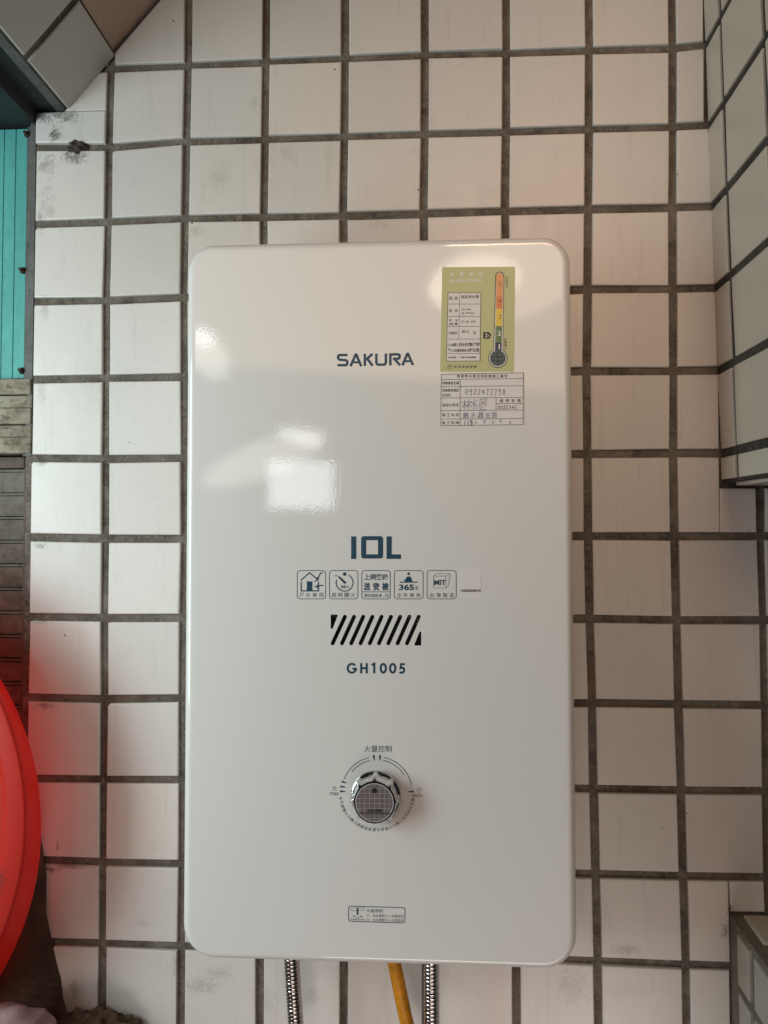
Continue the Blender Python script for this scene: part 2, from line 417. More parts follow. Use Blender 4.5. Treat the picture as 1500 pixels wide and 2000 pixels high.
LT, LB = W(1423, 1782), W(1431, 2000)
LBx = (LT[0]+.006, -1.80)
ledge, T2, B2 = side_block('tiled_ledge', LT, LBx, 0.20, 0.40, 'low tiled ledge with a soiled top in the lower right corner', 'ledge', MORTAR)
up2 = (T2-B2).normalized()
LF = (T2, DOUT, up2, Nf)
SHADED_TILE = tile_material('shaded_side_tile', (0.34, 0.305, 0.26), stains=False, dirt=1.6)  # wall tile with the ledge's shade put into its colour, plus dirt
for (s0, s1) in [(0.0285, 0.0530), (0.0625, 0.1345), (0.1425, 0.1950)]:
    z = -.006
    for (ta, tb) in [(-.0480, -.0045), (-.1270, -.0560), (-.2070, -.1350), (-.2870, -.2150)]:
        tile([(s0, ta), (s1, ta), (s1, tb), (s0, tb)], LF, SHADED_TILE, ledge, bev=.0008)
TOPMAT = tile_material('soiled_ledge_tile', (0.50, 0.43, 0.34), stains=False, dirt=2.2)
LTF = (T2, Vector((1,0,0)), DOUT, Vector((0,0,1)))
for k, (u0, u1) in enumerate([(.0105, .082), (.090, .162), (.170, .242), (.250, .322)]):
    for (v0, v1) in [(.008, .052), (.0605, .1325), (.1405, .193)]:
        tile([(u0, v0), (u1, v0), (u1, v1), (u0, v1)], LTF, TOPMAT, ledge)

# ------------------------------------------------------------------ sloping soffit of the stair, upper left
Us = Vector((_d.x, 0, _d.y)); Vs = Vector((0, -1, 0)); Ns = Us.cross(Vs).normalized()
SO = Vector((DG0[0], 0, DG0[1]))
Lt = (Vector(DG1)-Vector(DG0)).length
def slab(name, u0, u1, v0, v1, back, mat, parent=None, front=0.0):
    c = [SO+Us*u+Vs*v+Ns*front for (u, v) in ((u0,v0),(u1,v0),(u1,v1),(u0,v1))]
    d = [p - Ns*(back+front) for p in c]
    return mk(name, c+d, [(0,1,2,3),(7,6,5,4),(0,4,5,1),(1,5,6,2),(2,6,7,3),(3,7,4,0)], mat, parent)
soff = slab('stair_soffit', 0.0, Lt-.0008, 0.0, 0.42, 0.06, GROUT)
tag(soff, 'sloping stair soffit with a tiled band and pink plaster at the upper left', 'soffit')
pl = slab('plaster', Lt+.0008, 0.75, 0.0005, 0.42, 0.06, PLASTER, soff, front=-.002)
for (v0, v1) in [(.0025, .0755), (.0835, .1560), (.1640, .2360), (.2440, .3160), (.324, .396)]:
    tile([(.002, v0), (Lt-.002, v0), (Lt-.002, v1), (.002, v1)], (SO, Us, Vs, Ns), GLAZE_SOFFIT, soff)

# ------------------------------------------------------------------ dark steel lintel below it
lint = thing('steel_lintel', (0,0,0), 'blackened steel lintel under the tiled band at the upper left edge', 'lintel')
def extr(name, prof, y0, y1, mat, parent):
    n = len(prof)
    vs = [(x, y0, z) for x, z in prof] + [(x, y1, z) for x, z in prof]
    return mk(name, vs, [tuple(range(n)), tuple(range(2*n-1, n-1, -1))] + [(i, i+n, (i+1) % n+n, (i+1) % n) for i in range(n)], mat, parent)
a0 = Vector(W(129, 215.5)); a1 = Vector(W(113, 219)); a2 = Vector(W(72, 244)); a3 = Vector(W(-260, 244))
dn = Vector((-_d.y, _d.x))
extr('angle_flange', [tuple(a0), tuple(a1), tuple(a1+dn*.012), tuple(a0+dn*.012)], -.36, .02, GREY_STEEL, lint)
extr('lintel_web', [tuple(a1+Vector((-.0005, .0015))), W(77, 221), tuple(a2), (a2.x-.003, a2.y), tuple(a1+dn*.018)], -.34, .02, BLACK_STEEL, lint)
extr('lintel_soffit', [(a2.x-.002, a2.y+.003), (a3.x, a3.y+.003), (a3.x, a3.y+.012), (a2.x-.002, a2.y+.012)], -.10, .02, BLACK_STEEL, lint)
# dark board that closes the opening behind the panels
bb = MB(); bb.box((-.42, .055, -1.80), (-.0045, .075, .35))
tag(bb.build('backing_board', BLACK_STEEL), 'dark board closing the opening behind the panels at the left edge', 'board')

# ------------------------------------------------------------------ frame strip, turquoise sheet, planks, louvre at the left edge
x60, x71 = un(60, 600).x, un(71, 600).x
fs = MB(); z0 = W(65, 890)[1]; z1 = W(65, 243)[1]
fs.box((-.0042, -.001, z0), (.0016, .05, z1)); fs.box((-.010, .004, z0), (-.0044, .05, z1))
st = fs.build('frame_strip', GREY_STEEL); tag(st, 'narrow grey metal strip between the tiles and the turquoise sheet', 'strip')

zt, zb = W(30, 246)[1], W(30, 736)[1]
xr = un(52, 500, .006).x
tq = MB(); per = .0125; x = xr; vs = []
prof = []
while x > -.32:
    for (dx, dy) in ((0, 0), (.0004, .0009), (.0008, .0009), (.0012, 0)): prof.append((x-dx, .006+dy))
    x -= per
n = len(prof)
tq.add([(x, y, zt) for x, y in prof]+[(x, y, zb + .004*(x-xr)/.3) for x, y in prof], [(i, i+1, i+1+n, i+n) for i in range(n-1)])
tq.add([(x, y+.0015, zt) for x, y in prof]+[(x, y+.0015, zb + .004*(x-xr)/.3) for x, y in prof], [(i+n, i+1+n, i+1, i) for i in range(n-1)])
turq = tq.build('corrugated_sheet', TURQ); tag(turq, 'turquoise ribbed plastic sheet screwed up at the left edge', 'panel')
for (px, py) in ((44, 528), (42, 724), (53, 262)):
    p = un(px, py, .004); bm = bmesh.new()
    bmesh.ops.create_cone(bm, cap_ends=True, segments=12, radius1=.0036, radius2=.0026, depth=.002, matrix=Matrix.Translation((p.x, .0035, p.z)) @ Matrix.Rotation(rad(90), 4, 'X'))
    bmesh.ops.create_cone(bm, cap_ends=True, segments=6, radius1=.0018, radius2=.0018, depth=.0025, matrix=Matrix.Translation((p.x, .0005, p.z)) @ Matrix.Rotation(rad(90), 4, 'X'))
    me = bpy.data.meshes.new('screw'); bm.to_mesh(me); bm.free(); me.materials.append(SCREW)
    link(bpy.data.objects.new('screw', me), turq)

planks = thing('plank_panel', (0,0,0), 'stained cream planks stacked flat below the turquoise sheet', 'panel')
rows = [(740, 770, 0), (772.5, 796, .0015), (797, 828, 0), (830.5, 853, .0015), (854, 885, .0005)]
for (ya, yb, dy) in rows:
    z1, z0 = un(40, ya, -.002).z, un(40, yb, -.002).z
    m = MB(); m.box((-.33, -.003+dy, z0), (un(60.5, ya, -.002).x, .03, z1)); bevel(m.build('plank', PLANK, planks), .0006, 1)
louv = thing('louvre_panel', (0,0,0), 'dark grimy louvred board behind the red basin', 'shutter')
xs0, xs1 = un(45.5, 1150, .012).x, un(61, 1150, .012).x
m = MB(); m.box((xs0, .010, -1.30), (min(xs1, -.0045), .05, un(40, 893, .01).z)); bevel(m.build('stile', STILE, louv), .001, 1)
m = MB(); m.box((-.33, .010, un(40, 914, .01).z), (xs0-.0004, .05, un(40, 893, .01).z)); m.build('top_rail', STILE, louv)
y = 916.0; k = 0
while y < 1800:
    zt_, zb_ = un(30, y+7.2, .014).z, un(30, y+45.6, .014).z
    m = MB(); xa = -.33; xb = xs0-.0006
    m.add([(xa, .012, zt_), (xb, .012, zt_), (xb, .0165, zb_), (xa, .0165, zb_), (xa, .05, zt_), (xb, .05, zt_), (xb, .05, zb_), (xa, .05, zb_)],
          [(3,2,1,0), (0,1,5,4), (1,2,6,5), (2,3,7,6), (3,0,4,7)])
    m.build('slat', LOUVRE, louv)
    zt2, zb2 = un(30, y+1.2, .014).z, un(30, y+5.6, .014).z
    m = MB(); m.box((xa, .0135, zb2), (xb, .05, zt2)); m.build('slat_bead', LOUVRE, louv)
    y += 46.2

# mud nest on the joint
bm = bmesh.new(); bmesh.ops.create_icosphere(bm, subdivisions=4, radius=1)
c = un(152, 291)
for v in bm.verts:
    d = v.co.normalized()
    r = 1 + .22*math.sin(7*d.x+3*d.z)*math.cos(5*d.z-2*d.y) + random.uniform(-.10, .10)
    v.co = Vector((c.x + d.x*r*.0105 , -.001 + d.y*r*.006, c.z + d.z*r*.0075))
me = bpy.data.meshes.new('mud_nest'); bm.to_mesh(me); bm.free(); me.materials.append(MUD)
tag(link(bpy.data.objects.new('mud_nest', me)), 'small dark grey mud nest stuck on the wall joint near the turquoise sheet', 'nest')

# ------------------------------------------------------------------ red plastic basin
def red_plastic():
    m, nt, b = new_mat('red_plastic')
    tc = N(nt, 'ShaderNodeTexCoord'); co = tc.outputs['Object']
    n1 = noise(nt, co, 500, 3, 0.7); n2 = noise(nt, co, 30, 5, .6)
    c = mixc(nt, ramp_fac(nt, n1, .54, .72, .5), (0.86, 0.060, 0.040, 1), (.84, .16, .12, 1))
    p = un(-4, 1722, -.086)
    st_ = blob(nt, co, p.x, p.y, p.z, .012, .05, .018, .6, 120)
    c = mixc(nt, math_(nt, 'MULTIPLY', st_, .9), c, (.09, .08, .07, 1))
    nt.links.new(c, b.inputs['Base Color']); b.inputs['Roughness'].default_value = .38
    b.inputs['Subsurface Weight'].default_value = 0.0
    tr = N(nt, 'ShaderNodeBsdfTranslucent'); tr.inputs[0].default_value = (.90, .05, .05, 1)
    mx = N(nt, 'ShaderNodeMixShader', in_0=.6)
    nt.links.new(b.outputs[0], mx.inputs[1]); nt.links.new(tr.outputs[0], mx.inputs[2])
    nt.links.new(mx.outputs[0], nt.nodes['Material Output'].inputs[0])
    return m
RED = red_plastic()
def circle3(pts, Y):
    (ax, ay), (bx, by), (cx_, cy2) = [(p.x, p.z) for p in (un(*q, Y) for q in pts)]
    d = 2*(ax*(by-cy2)+bx*(cy2-ay)+cx_*(ay-by))
    ux = ((ax*ax+ay*ay)*(by-cy2)+(bx*bx+by*by)*(cy2-ay)+(cx_*cx_+cy2*cy2)*(ay-by))/d
    uz = ((ax*ax+ay*ay)*(cx_-bx)+(bx*bx+by*by)*(ax-cx_)+(cx_*cx_+cy2*cy2)*(bx-ax))/d
    return Vector((ux, Y, uz)), math.hypot(ax-ux, ay-uz)
c1, R1 = circle3(((-2, 1336), (69, 1545), (-2, 1904)), -.054)
c2, R2 = circle3(((0, 1356), (53, 1565), (0, 1841)), -.086)
rings = []   # (t from rim 0 to base 1, radius, extra y)
def ring(t, r, dy=0.0): rings.append((t, r, dy))
for t, r, dy in [(0.0, R1-.004, .010), (0.0, R1, .006), (.0, R1+.001, 0), (.12, R1-.0005, 0), (.5, (R1+R2)/2, 0), (.88, R2+.0012, 0), (1.0, R2-.0012, -.0008),
                 (1.0, R2-.0035, -.0014), (1.0, R2-.016, -.0006), (1.0, R2-.0205, -.0002), (1.0, R2-.0215, .0016), (1.0, R2-.024, .0030), (1.0, R2*.8, .0030), (1.0, R2*.4, .0032), (1.0, .004, .0032)]:
    ring(t, r, dy)
vs, fcs = [], []; SEG = 160
for (t, r, dy) in rings:
    c = c1.lerp(c2, t)
    for k in range(SEG):
        a = 2*math.pi*k/SEG; vs.append((c.x+math.cos(a)*r, c.y+dy, c.z+math.sin(a)*r))
for r in range(len(rings)-1):
    for k in range(SEG):
        j = (k+1) % SEG; fcs.append((r*SEG+k, r*SEG+j, (r+1)*SEG+j, (r+1)*SEG+k))
fcs.append(tuple((len(rings)-1)*SEG+k for k in range(SEG)))
basin = mk('red_basin', vs, fcs, RED, smooth=True)
tag(basin, 'big round red plastic basin leaning on the wall at the left edge', 'basin')

# ------------------------------------------------------------------ clutter below the basin
def bag_material():
    m, nt, b = new_mat('dark_patterned_sack')
    tc = N(nt, 'ShaderNodeTexCoord'); co = tc.outputs['Object']
    mp = N(nt, 'ShaderNodeMapping'); mp.inputs['Rotation'].default_value = (0, rad(-24), 0); nt.links.new(co, mp.inputs['Vector'])
    w1 = N(nt, 'ShaderNodeTexWave', wave_type='BANDS', bands_direction='Z', in_Scale=48.0, in_Distortion=5.0); nt.links.new(mp.outputs[0], w1.inputs['Vector'])
    w2 = N(nt, 'ShaderNodeTexWave', wave_type='BANDS', bands_direction='X', in_Scale=62.0, in_Distortion=7.0); nt.links.new(mp.outputs[0], w2.inputs['Vector'])
    n1 = noise(nt, co, 18, 4, .6); n2 = noise(nt, co, 90, 5, .7)
    pat = math_(nt, 'MULTIPLY', math_(nt, 'GREATER_THAN', w1.outputs['Fac'], .72), math_(nt, 'GREATER_THAN', w2.outputs['Fac'], .35))
    sx = N(nt, 'ShaderNodeSeparateXYZ'); nt.links.new(co, sx.inputs[0])
    low = math_(nt, 'LESS_THAN', sx.outputs['Z'], un(60, 1925, -.03).z)
    pat = math_(nt, 'MULTIPLY', pat, low); pat = math_(nt, 'MULTIPLY', pat, math_(nt, 'GREATER_THAN', n2.outputs['Fac'], .5))
    base = mixc(nt, ramp_fac(nt, n1, .45, .65, .8), (.050, .022, .012, 1), (.13, .060, .030, 1))
    c = mixc(nt, math_(nt, 'MULTIPLY', pat, .4), base, (.15, .105, .035, 1))
    c = mixc(nt, ramp_fac(nt, n2, .55, .7, .5), c, (.02, .014, .01, 1))
    nt.links.new(c, b.inputs['Base Color']); b.inputs['Roughness'].default_value = .7
    bump(nt, b, n2.outputs['Fac'], .4, .002)
    return m
BAG = bag_material()
edge = [(70, 1640), (78, 1720), (84, 1800), (93, 1850), (106, 1905), (118, 1955), (128, 2005), (136, 2060), (140, 2140)]
vs, fcs = [], []; NC = 12
for r, (px, py) in enumerate(edge):
    e = un(px, py, -.012)
    for k in range(NC+1):
        s = k/NC; bul = .034*math.sqrt(max(0, 1-(1-min(1, s*1.6))**2)) + .004*math.sin(9*s+r*1.3)
        vs.append((e.x - s*.26 + .002*math.sin(r*2.1+k), -.006 - bul, e.z + .003*math.sin(k*1.7+r)))
nv = len(vs); R_ = len(edge)
for r in range(R_-1):
    for k in range(NC):
        a = r*(NC+1)+k; fcs.append((a, a+1, a+NC+2, a+NC+1))
vs += [(v[0], .004, v[2]) for v in vs[:nv]]
for r in range(R_-1):
    for k in range(NC):
        a = nv+r*(NC+1)+k; fcs.append((a+NC+1, a+NC+2, a+1, a))
    a = r*(NC+1); fcs.append((a, a+NC+1, a+NC+1+nv, a+nv)); a += NC; fcs.append((a+nv, a+NC+1+nv, a+NC+1, a))
for k in range(NC): fcs.append((k+nv, k+1+nv, k+1, k)); a = (R_-1)*(NC+1)+k; fcs.append((a, a+1, a+1+nv, a+nv))
bag = mk('patterned_sack', vs, fcs, BAG, smooth=True)
tag(bag, 'dark brown sack with yellow pattern squashed under the red basin', 'sack')

def lump(name, c, r, mat, label, cat, noise_amp=.15, sub=4, seed=1, f=6):
    rnd = random.Random(seed)
    bm = bmesh.new(); bmesh.ops.create_icosphere(bm, subdivisions=sub, radius=1)
    ph = [rnd.uniform(0, 6) for _ in range(6)]
    for v in bm.verts:
        d = v.co.normalized()
        k = 1 + noise_amp*(math.sin(f*d.x+ph[0])*math.sin(f*d.y+ph[1]) + .6*math.sin(2*f*d.z+ph[2]+3*d.x)*math.sin(2*f*d.x+ph[3])) + rnd.uniform(-.05, .05)*noise_amp*3
        v.co = Vector((c[0]+d.x*r[0]*k, c[1]+d.y*r[1]*k, c[2]+d.z*r[2]*k))
    me = bpy.data.meshes.new(name); bm.to_mesh(me); bm.free(); me.materials.append(mat)
    for p in me.polygons: p.use_smooth = True
    return tag(link(bpy.data.objects.new(name, me)), label, cat)
EARTH = grimy('brown_earth', (.125, .080, .048), (.03, .02, .013), 90, 420, .95, .8, bmp=.9)
p = un(178, 2032, -.022)
lump('dirt_heap', (p.x, -.022, p.z), (.046, .022, .024), EARTH, 'crumbly brown heap of dirt against the tiles beside the sack', 'dirt', .16, 5, 3, 9)
p = un(8, 2024, -.075)
CLOTH = grimy('dusty_pink_cloth', (.36, .22, .22), (.24, .13, .13), 30, 300, .9, .6)
lump('pink_cloth', (p.x, -.075, p.z), (.040, .03, .0215), CLOTH, 'dusty pink cloth rolled up in the bottom left corner', 'cloth', .10, 4, 5, 5)

# ------------------------------------------------------------------ water heater
heater = thing('water_heater', (.36, 0, -.83), 'glossy white gas water heater with dial and stickers hung on the tiled wall', 'water heater')
HX0, HX1, HZ0, HZ1 = .1963, .5216, -.8306, -.2278
FY = -.106                                           # the front face
S = F_PX/(-CAM.y+FY)                                  # photograph pixels per metre there
def Fp(px, py, lift=0.0):
    p = un(px, py, FY); return Vector((p.x, FY-lift, p.z))

def enamel():
    m, nt, b = new_mat('white_enamel')
    tc = N(nt, 'ShaderNodeTexCoord'); co = tc.outputs['Object']
    b.inputs['Base Color'].default_value = (.86, .835, .80, 1); b.inputs['Roughness'].default_value = .45
    b.inputs['Specular IOR Level'].default_value = .25
    b.inputs['Coat Weight'].default_value = 1.0; b.inputs['Coat Roughness'].default_value = .012; b.inputs['Coat IOR'].default_value = 1.55
    n1 = noise(nt, co, 520, 2, .5); n2 = noise(nt, co, 4, 1, .5)
    h = math_(nt, 'MULTIPLY_ADD', n2.outputs['Fac'], 3.0, n1.outputs['Fac'])
    bump(nt, b, h, .024, .0010, 'Coat Normal')
    return m
ENAMEL = enamel()
INK = plain('dark_teal_print', (.011, .064, .112), .4)
INK_GREY = plain('grey_print', (.10, .13, .15), .5)
BLACK = plain('black_print', (.014, .013, .014), .5)
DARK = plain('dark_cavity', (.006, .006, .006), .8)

def rrect(x0, x1, z0, z1, rt, rb, n=10):
    pts = []
    for (cx, cz, r, a0) in ((x1-rb, z0+rb, rb, -90), (x1-rt, z1-rt, rt, 0), (x0+rt, z1-rt, rt, 90), (x0+rb, z0+rb, rb, 180)):
        for k in range(n+1):
            a = rad(a0+90*k/n); pts.append((cx+r*math.cos(a), cz+r*math.sin(a)))
    return pts
RT, RB = .0235, .0275
ER = .0065
rings = []
rings.append((0.012, -.004)); rings.append((0.004, -.012)); rings.append((0.0, -.016)); rings.append((0.0, FY+ER+.002))
for k in range(1, 9):
    a = rad(90*k/8); rings.append((ER*(1-math.cos(a)), FY+ER*(1-math.sin(a))))
rings.append((ER+.0015, FY))
vs, fcs = [], []
for (ins, y) in rings:
    pts = rrect(HX0+ins, HX1-ins, HZ0+ins, HZ1-ins, max(RT-ins, .004), max(RB-ins, .004))
    n = len(pts); vs += [(x, y, z) for x, z in pts]
for r in range(len(rings)-1):
    for k in range(n):
        j = (k+1) % n; fcs.append((r*n+k, r*n+j, (r+1)*n+j, (r+1)*n+k))
cover = mk('cover', vs, fcs, ENAMEL, heater, True)
inner = [(v[0], v[2]) for v in vs[-n:]]

# the flat front with its vent slots cut through
def V5(x, y): return (620+x/6.52, 1180+y/6.52)
def capsule(p, q, r, n=6):
    a0 = math.atan2(q[1]-p[1], q[0]-p[0]); pts = []
    for k in range(n+1):
        a = a0+math.pi/2+math.pi*k/n; pts.append((p[0]+r*math.cos(a), p[1]+r*math.sin(a)))
    for k in range(n+1):
        a = a0-math.pi/2+math.pi*k/n; pts.append((q[0]+r*math.cos(a), q[1]+r*math.sin(a)))
    return pts
slots = []
for bx, tx in zip((193, 312, 430, 548, 666, 783, 902, 1020, 1140), (350, 467, 583, 700, 817, 937, 1055, 1172, 1290)):
    slots.append(capsule(V5(bx, 500), V5(tx, 160), 25/6.52))
slots.append([V5(*p) for p in ((176, 133), (248, 133), (257, 140), (256, 152), (196, 306), (188, 315), (176, 315), (168, 307), (168, 140))])
slots.append([V5(*p) for p in ((1300, 352), (1314, 350), (1322, 358), (1322, 520), (1316, 528), (1246, 528), (1236, 520), (1236, 508))])
cu = bpy.data.curves.new('front_plate', 'CURVE'); cu.dimensions = '2D'; cu.fill_mode = 'BOTH'; cu.extrude = .0006
def spl(pts):
    s = cu.splines.new('POLY'); s.points.add(len(pts)-1); s.use_cyclic_u = True
    for q, (x, z) in zip(s.points, pts): q.co = (x, z, 0, 1)
spl(inner)
for sl in slots: spl([(un(px, py, FY).x, un(px, py, FY).z) for px, py in sl])
tmp = bpy.data.objects.new('front_plate', cu); COL.objects.link(tmp)
bpy.context.view_layer.update()
me = bpy.data.meshes.new_from_object(tmp.evaluated_get(bpy.context.evaluated_depsgraph_get()))
bpy.data.objects.remove(tmp)
for v in me.vertices: v.co = Vector((v.co.x, FY + .0006 - v.co.z, v.co.y))
me.materials.clear(); me.materials.append(ENAMEL)
bm = bmesh.new(); bm.from_mesh(me); bmesh.ops.recalc_face_normals(bm, faces=bm.faces[:]); bm.to_mesh(me); bm.free()
link(bpy.data.objects.new('front_plate', me), heater)
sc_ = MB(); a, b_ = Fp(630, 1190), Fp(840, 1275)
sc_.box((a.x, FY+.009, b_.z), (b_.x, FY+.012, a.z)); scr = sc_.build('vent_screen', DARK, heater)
# light caught in the holes of the screen, painted as pale discs
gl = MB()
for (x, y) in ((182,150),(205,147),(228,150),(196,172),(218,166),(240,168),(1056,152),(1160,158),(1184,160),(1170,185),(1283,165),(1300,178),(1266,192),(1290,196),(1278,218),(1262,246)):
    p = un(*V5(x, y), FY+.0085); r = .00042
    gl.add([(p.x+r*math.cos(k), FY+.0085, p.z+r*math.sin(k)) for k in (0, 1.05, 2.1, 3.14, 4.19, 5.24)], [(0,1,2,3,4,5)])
gl.build('screen_glints', plain('pale_glint', (.7, .68, .62), .4), scr)['kind'] = 'stuff'

# ---- flat print: strokes, filled shapes and lettering laid on a plane
class Ink:
    def __init__(s, lift=.00012, conv=None): s.v = []; s.f = []; s.lift = lift; s.conv = conv or (lambda x, y: (x, y))
    def _add(s, pts2, faces):
        s.lift += 1.5e-6
        b = len(s.v); s.v += [Fp(*p, s.lift) for p in pts2]; s.f += [tuple(i+b for i in f) for f in faces]
    def fill(s, pts):
        s._add([s.conv(*p) for p in pts], [tuple(range(len(pts)))])
    def disc(s, x, y, r, n=20): s.fill([(x+r*math.cos(2*math.pi*k/n), y+r*math.sin(2*math.pi*k/n)) for k in range(n)])
    def line(s, pts, w, closed=False):
        P = [Vector(s.conv(*p)) for p in pts]; n = len(P); L, Rr = [], []
        for i in range(n):
            if closed: a, b = P[i-1], P[(i+1) % n]
            else: a, b = P[max(i-1, 0)], P[min(i+1, n-1)]
            d1 = (P[i]-a).normalized() if (P[i]-a).length > 1e-9 else (b-P[i]).normalized()
            d2 = (b-P[i]).normalized() if (b-P[i]).length > 1e-9 else d1
            n1 = Vector((-d1.y, d1.x)); n2 = Vector((-d2.y, d2.x)); k = 1+n1.dot(n2)
            o = (n1+n2)*(w/2/max(k, .3)); L.append(tuple(P[i]+o)); Rr.append(tuple(P[i]-o))
        m = n if closed else n-1
        s._add(L+Rr, [(i, (i+1) % n, (i+1) % n+n, i+n) for i in range(m)])
    def arc(s, cx, cy, r, a0, a1, w, n=40):
        s.line([(cx+r*math.cos(rad(a0+(a1-a0)*k/n)), cy+r*math.sin(rad(a0+(a1-a0)*k/n))) for k in range(n+1)], w)
    def rbox(s, x0, y0, x1, y1, r, w):
        pts = []
        for (cx, cy, a0) in ((x1-r, y0+r, -90), (x1-r, y1-r, 0), (x0+r, y1-r, 90), (x0+r, y0+r, 180)):
            for k in range(6): a = rad(a0+18*k); pts.append((cx+r*math.cos(a), cy+r*math.sin(a)))
        s.line(pts, w, True)
    def glyphs(s, body, bold=0.0):
        c = bpy.data.curves.new('t', 'FONT'); c.body = body; c.resolution_u = 3; c.offset = bold
        o = bpy.data.objects.new('t', c); COL.objects.link(o); bpy.context.view_layer.update()
        m = bpy.data.meshes.new_from_object(o.evaluated_get(bpy.context.evaluated_depsgraph_get()))
        V = [(v.co.x, v.co.y) for v in m.vertices]; Fc = [tuple(p.vertices) for p in m.polygons]
        bpy.data.objects.remove(o); bpy.data.curves.remove(c); bpy.data.meshes.remove(m)
        return V, Fc
    def text(s, body, x0, y0, x1, y1, bold=0.0, shear=0.0, rot=0.0):
        """lettering that fills the box, level with the heater"""
        V, Fc = s.glyphs(body, bold)
        if not V: return
        a, b = s.conv(x0, y0), s.conv(x1, y1)
        mx0, mx1 = min(v[0] for v in V), max(v[0] for v in V); my0, my1 = min(v[1] for v in V), max(v[1] for v in V)
        c = Fp((a[0]+b[0])/2, (a[1]+b[1])/2, s.lift); w, h = abs(b[0]-a[0])/S, abs(b[1]-a[1])/S
        if len(body) == 1:
            nat = (mx1-mx0)/max(my1-my0, 1e-6)*h
            if nat < .62*w: w = nat*1.15
        base = len(s.v)
        for (x, y) in V:
            u = ((x-mx0)/max(mx1-mx0, 1e-6)-.5)*w; v = ((y-my0)/max(my1-my0, 1e-6)-.5)*h; u += shear*v
            uu = u*math.cos(rot)-v*math.sin(rot); vv = u*math.sin(rot)+v*math.cos(rot)
            s.v.append(Vector((c.x+uu, c.y, c.z+vv)))
        s.f += [tuple(i+base for i in f) for f in Fc]
    def spaced(s, body, x0, y0, x1, y1, bold=0.0, wf=1.0, shear=0.0):
        n = len(body); h = (y1-y0); w = h*wf
        for i, ch in enumerate(body):
            if ch == ' ': continue
            c = x0+w/2 + (x1-x0-w)*(i/(n-1) if n > 1 else .5)
            if ch == '.': s.text(ch, c-w*.12, y1-h*.22, c+w*.12, y1, bold); continue
            s.text(ch, c-w/2, y0, c+w/2, y1, bold, shear)
    def build(s, name, mat, parent):
        o = mk(name, s.v, s.f, mat, parent)
        bm = bmesh.new(); bm.from_mesh(o.data)
        for f in bm.faces:
            f.normal_update()
            if f.normal.y > 0: f.normal_flip()
        bm.to_mesh(o.data); bm.free()
        return o

# brand lettering, drawn stroke by stroke
k_ = Ink(conv=lambda x, y: (640+x/7.895, 660+y/7.895)); w = 4.9
k_.line([(306,264),(190,264),(170,270),(161,285),(161,312),(172,330),(190,338),(270,342),(292,350),(302,368),(302,395),(292,414),(272,421),(150,421)], w)
k_.line([(352,438),(430,258),(442,258),(517,438)], w); k_.line([(385,376),(490,376)], 4.2)
k_.line([(573,244),(573,433)], w); k_.line([(590,338),(690,246)], w); k_.line([(610,320),(692,431)], w)
k_.line([(750,241),(750,375),(757,400),(775,413),(870,412),(888,400),(897,375),(897,239)], w)
k_.line([(966,425),(966,256),(1085,253),(1103,262),(1110,285),(1106,308),(1090,320),(1005,324)], w); k_.line([(1030,326),(1115,422)], w)
k_.line([(1152,424),(1226,248),(1240,248),(1315,420)], w); k_.line([(1180,360),(1290,358)], 4.2)
k_.build('brand_lettering', INK, heater)
k_ = Ink(conv=lambda x, y: (670+x/11.54, 1030+y/11.54))
k_.fill([(182,203),(300,203),(300,713),(182,713)])
O_ = [[(407,262),(418,222),(440,204),(480,197)], [(830,197),(870,204),(892,222),(903,262)], [(903,640),(892,680),(870,697),(830,703)], [(480,703),(440,697),(418,680),(407,640)]]
I_ = [(522,290),(787,290),(787,607),(522,607)]
for q in range(4):
    k_.fill([I_[q]]+O_[q]); k_.fill([I_[q], O_[q][3], O_[(q+1) % 4][0], I_[(q+1) % 4]])
k_.fill([(980,203),(1097,203),(1097,608),(1307,608),(1307,712),(980,712)])
k_.build('capacity_lettering', INK, heater)
k_ = Ink(conv=V5); gw = 4.1
def ell(cx, cy, rx, ry, a0, a1, n=28): return [(cx+rx*math.cos(rad(a0+(a1-a0)*k/n)), cy+ry*math.sin(rad(a0+(a1-a0)*k/n))) for k in range(n+1)]
k_.line(ell(438, 816, 53, 56, -38, -352)+[(490, 823), (444, 823)], gw)
k_.line([(557,750),(557,882)], gw); k_.line([(627,750),(627,882)], gw); k_.line([(570,815),(614,815)], gw)
k_.line([(690,774),(723,758),(723,882)], gw)
k_.line(ell(838, 816, 33, 55, 0, 360, 32)[:-1], gw, True); k_.line(ell(958, 816, 33, 55, 0, 360, 32)[:-1], gw, True)
k_.line([(1114,764),(1064,764),(1055,815)]+ell(1072, 840, 32, 33, -110, 140, 16), gw)
k_.build('model_lettering', INK, heater)

# the row of five pictograms
C4 = lambda x, y: (560+x/3.75, 1090+y/3.75)
def icon(x0, x1, draw, caption, cbox, bold=0.004):
    k = Ink(conv=C4); k.rbox(x0, 91, x1, 299, 22, 1.25); draw(k)
    o = k.build('pictogram', INK, heater)
    c = Ink(conv=C4); c.spaced(caption, *cbox, bold); c.build('caption', INK_GREY, o)
def d1(k):
    k.line([(103,163),(167,107),(232,163)], 2.3); k.line([(106,172),(106,240),(232,240),(232,172)], 2.3); k.fill([(147,170),(188,170),(188,240),(147,240)])
    k.line([(202,172),(222,162),(236,135),(246,112),(266,104)], 2.2); k.line([(222,140),(232,163)], 2); k.line([(204,206),(225,210),(245,200),(268,200)], 2.2); k.line([(224,196),(222,220)], 2)
def d2(k):
    k.arc(424, 180, 62, -62, 200, 2.0); k.disc(424, 117, 13); k.fill([(374,138),(384,131),(438,178),(424,191)]); k.text('20', 393, 199, 436, 221, .03); k.text('分', 439, 202, 458, 221, .005); k.text('off', 346, 124, 371, 134, .02)
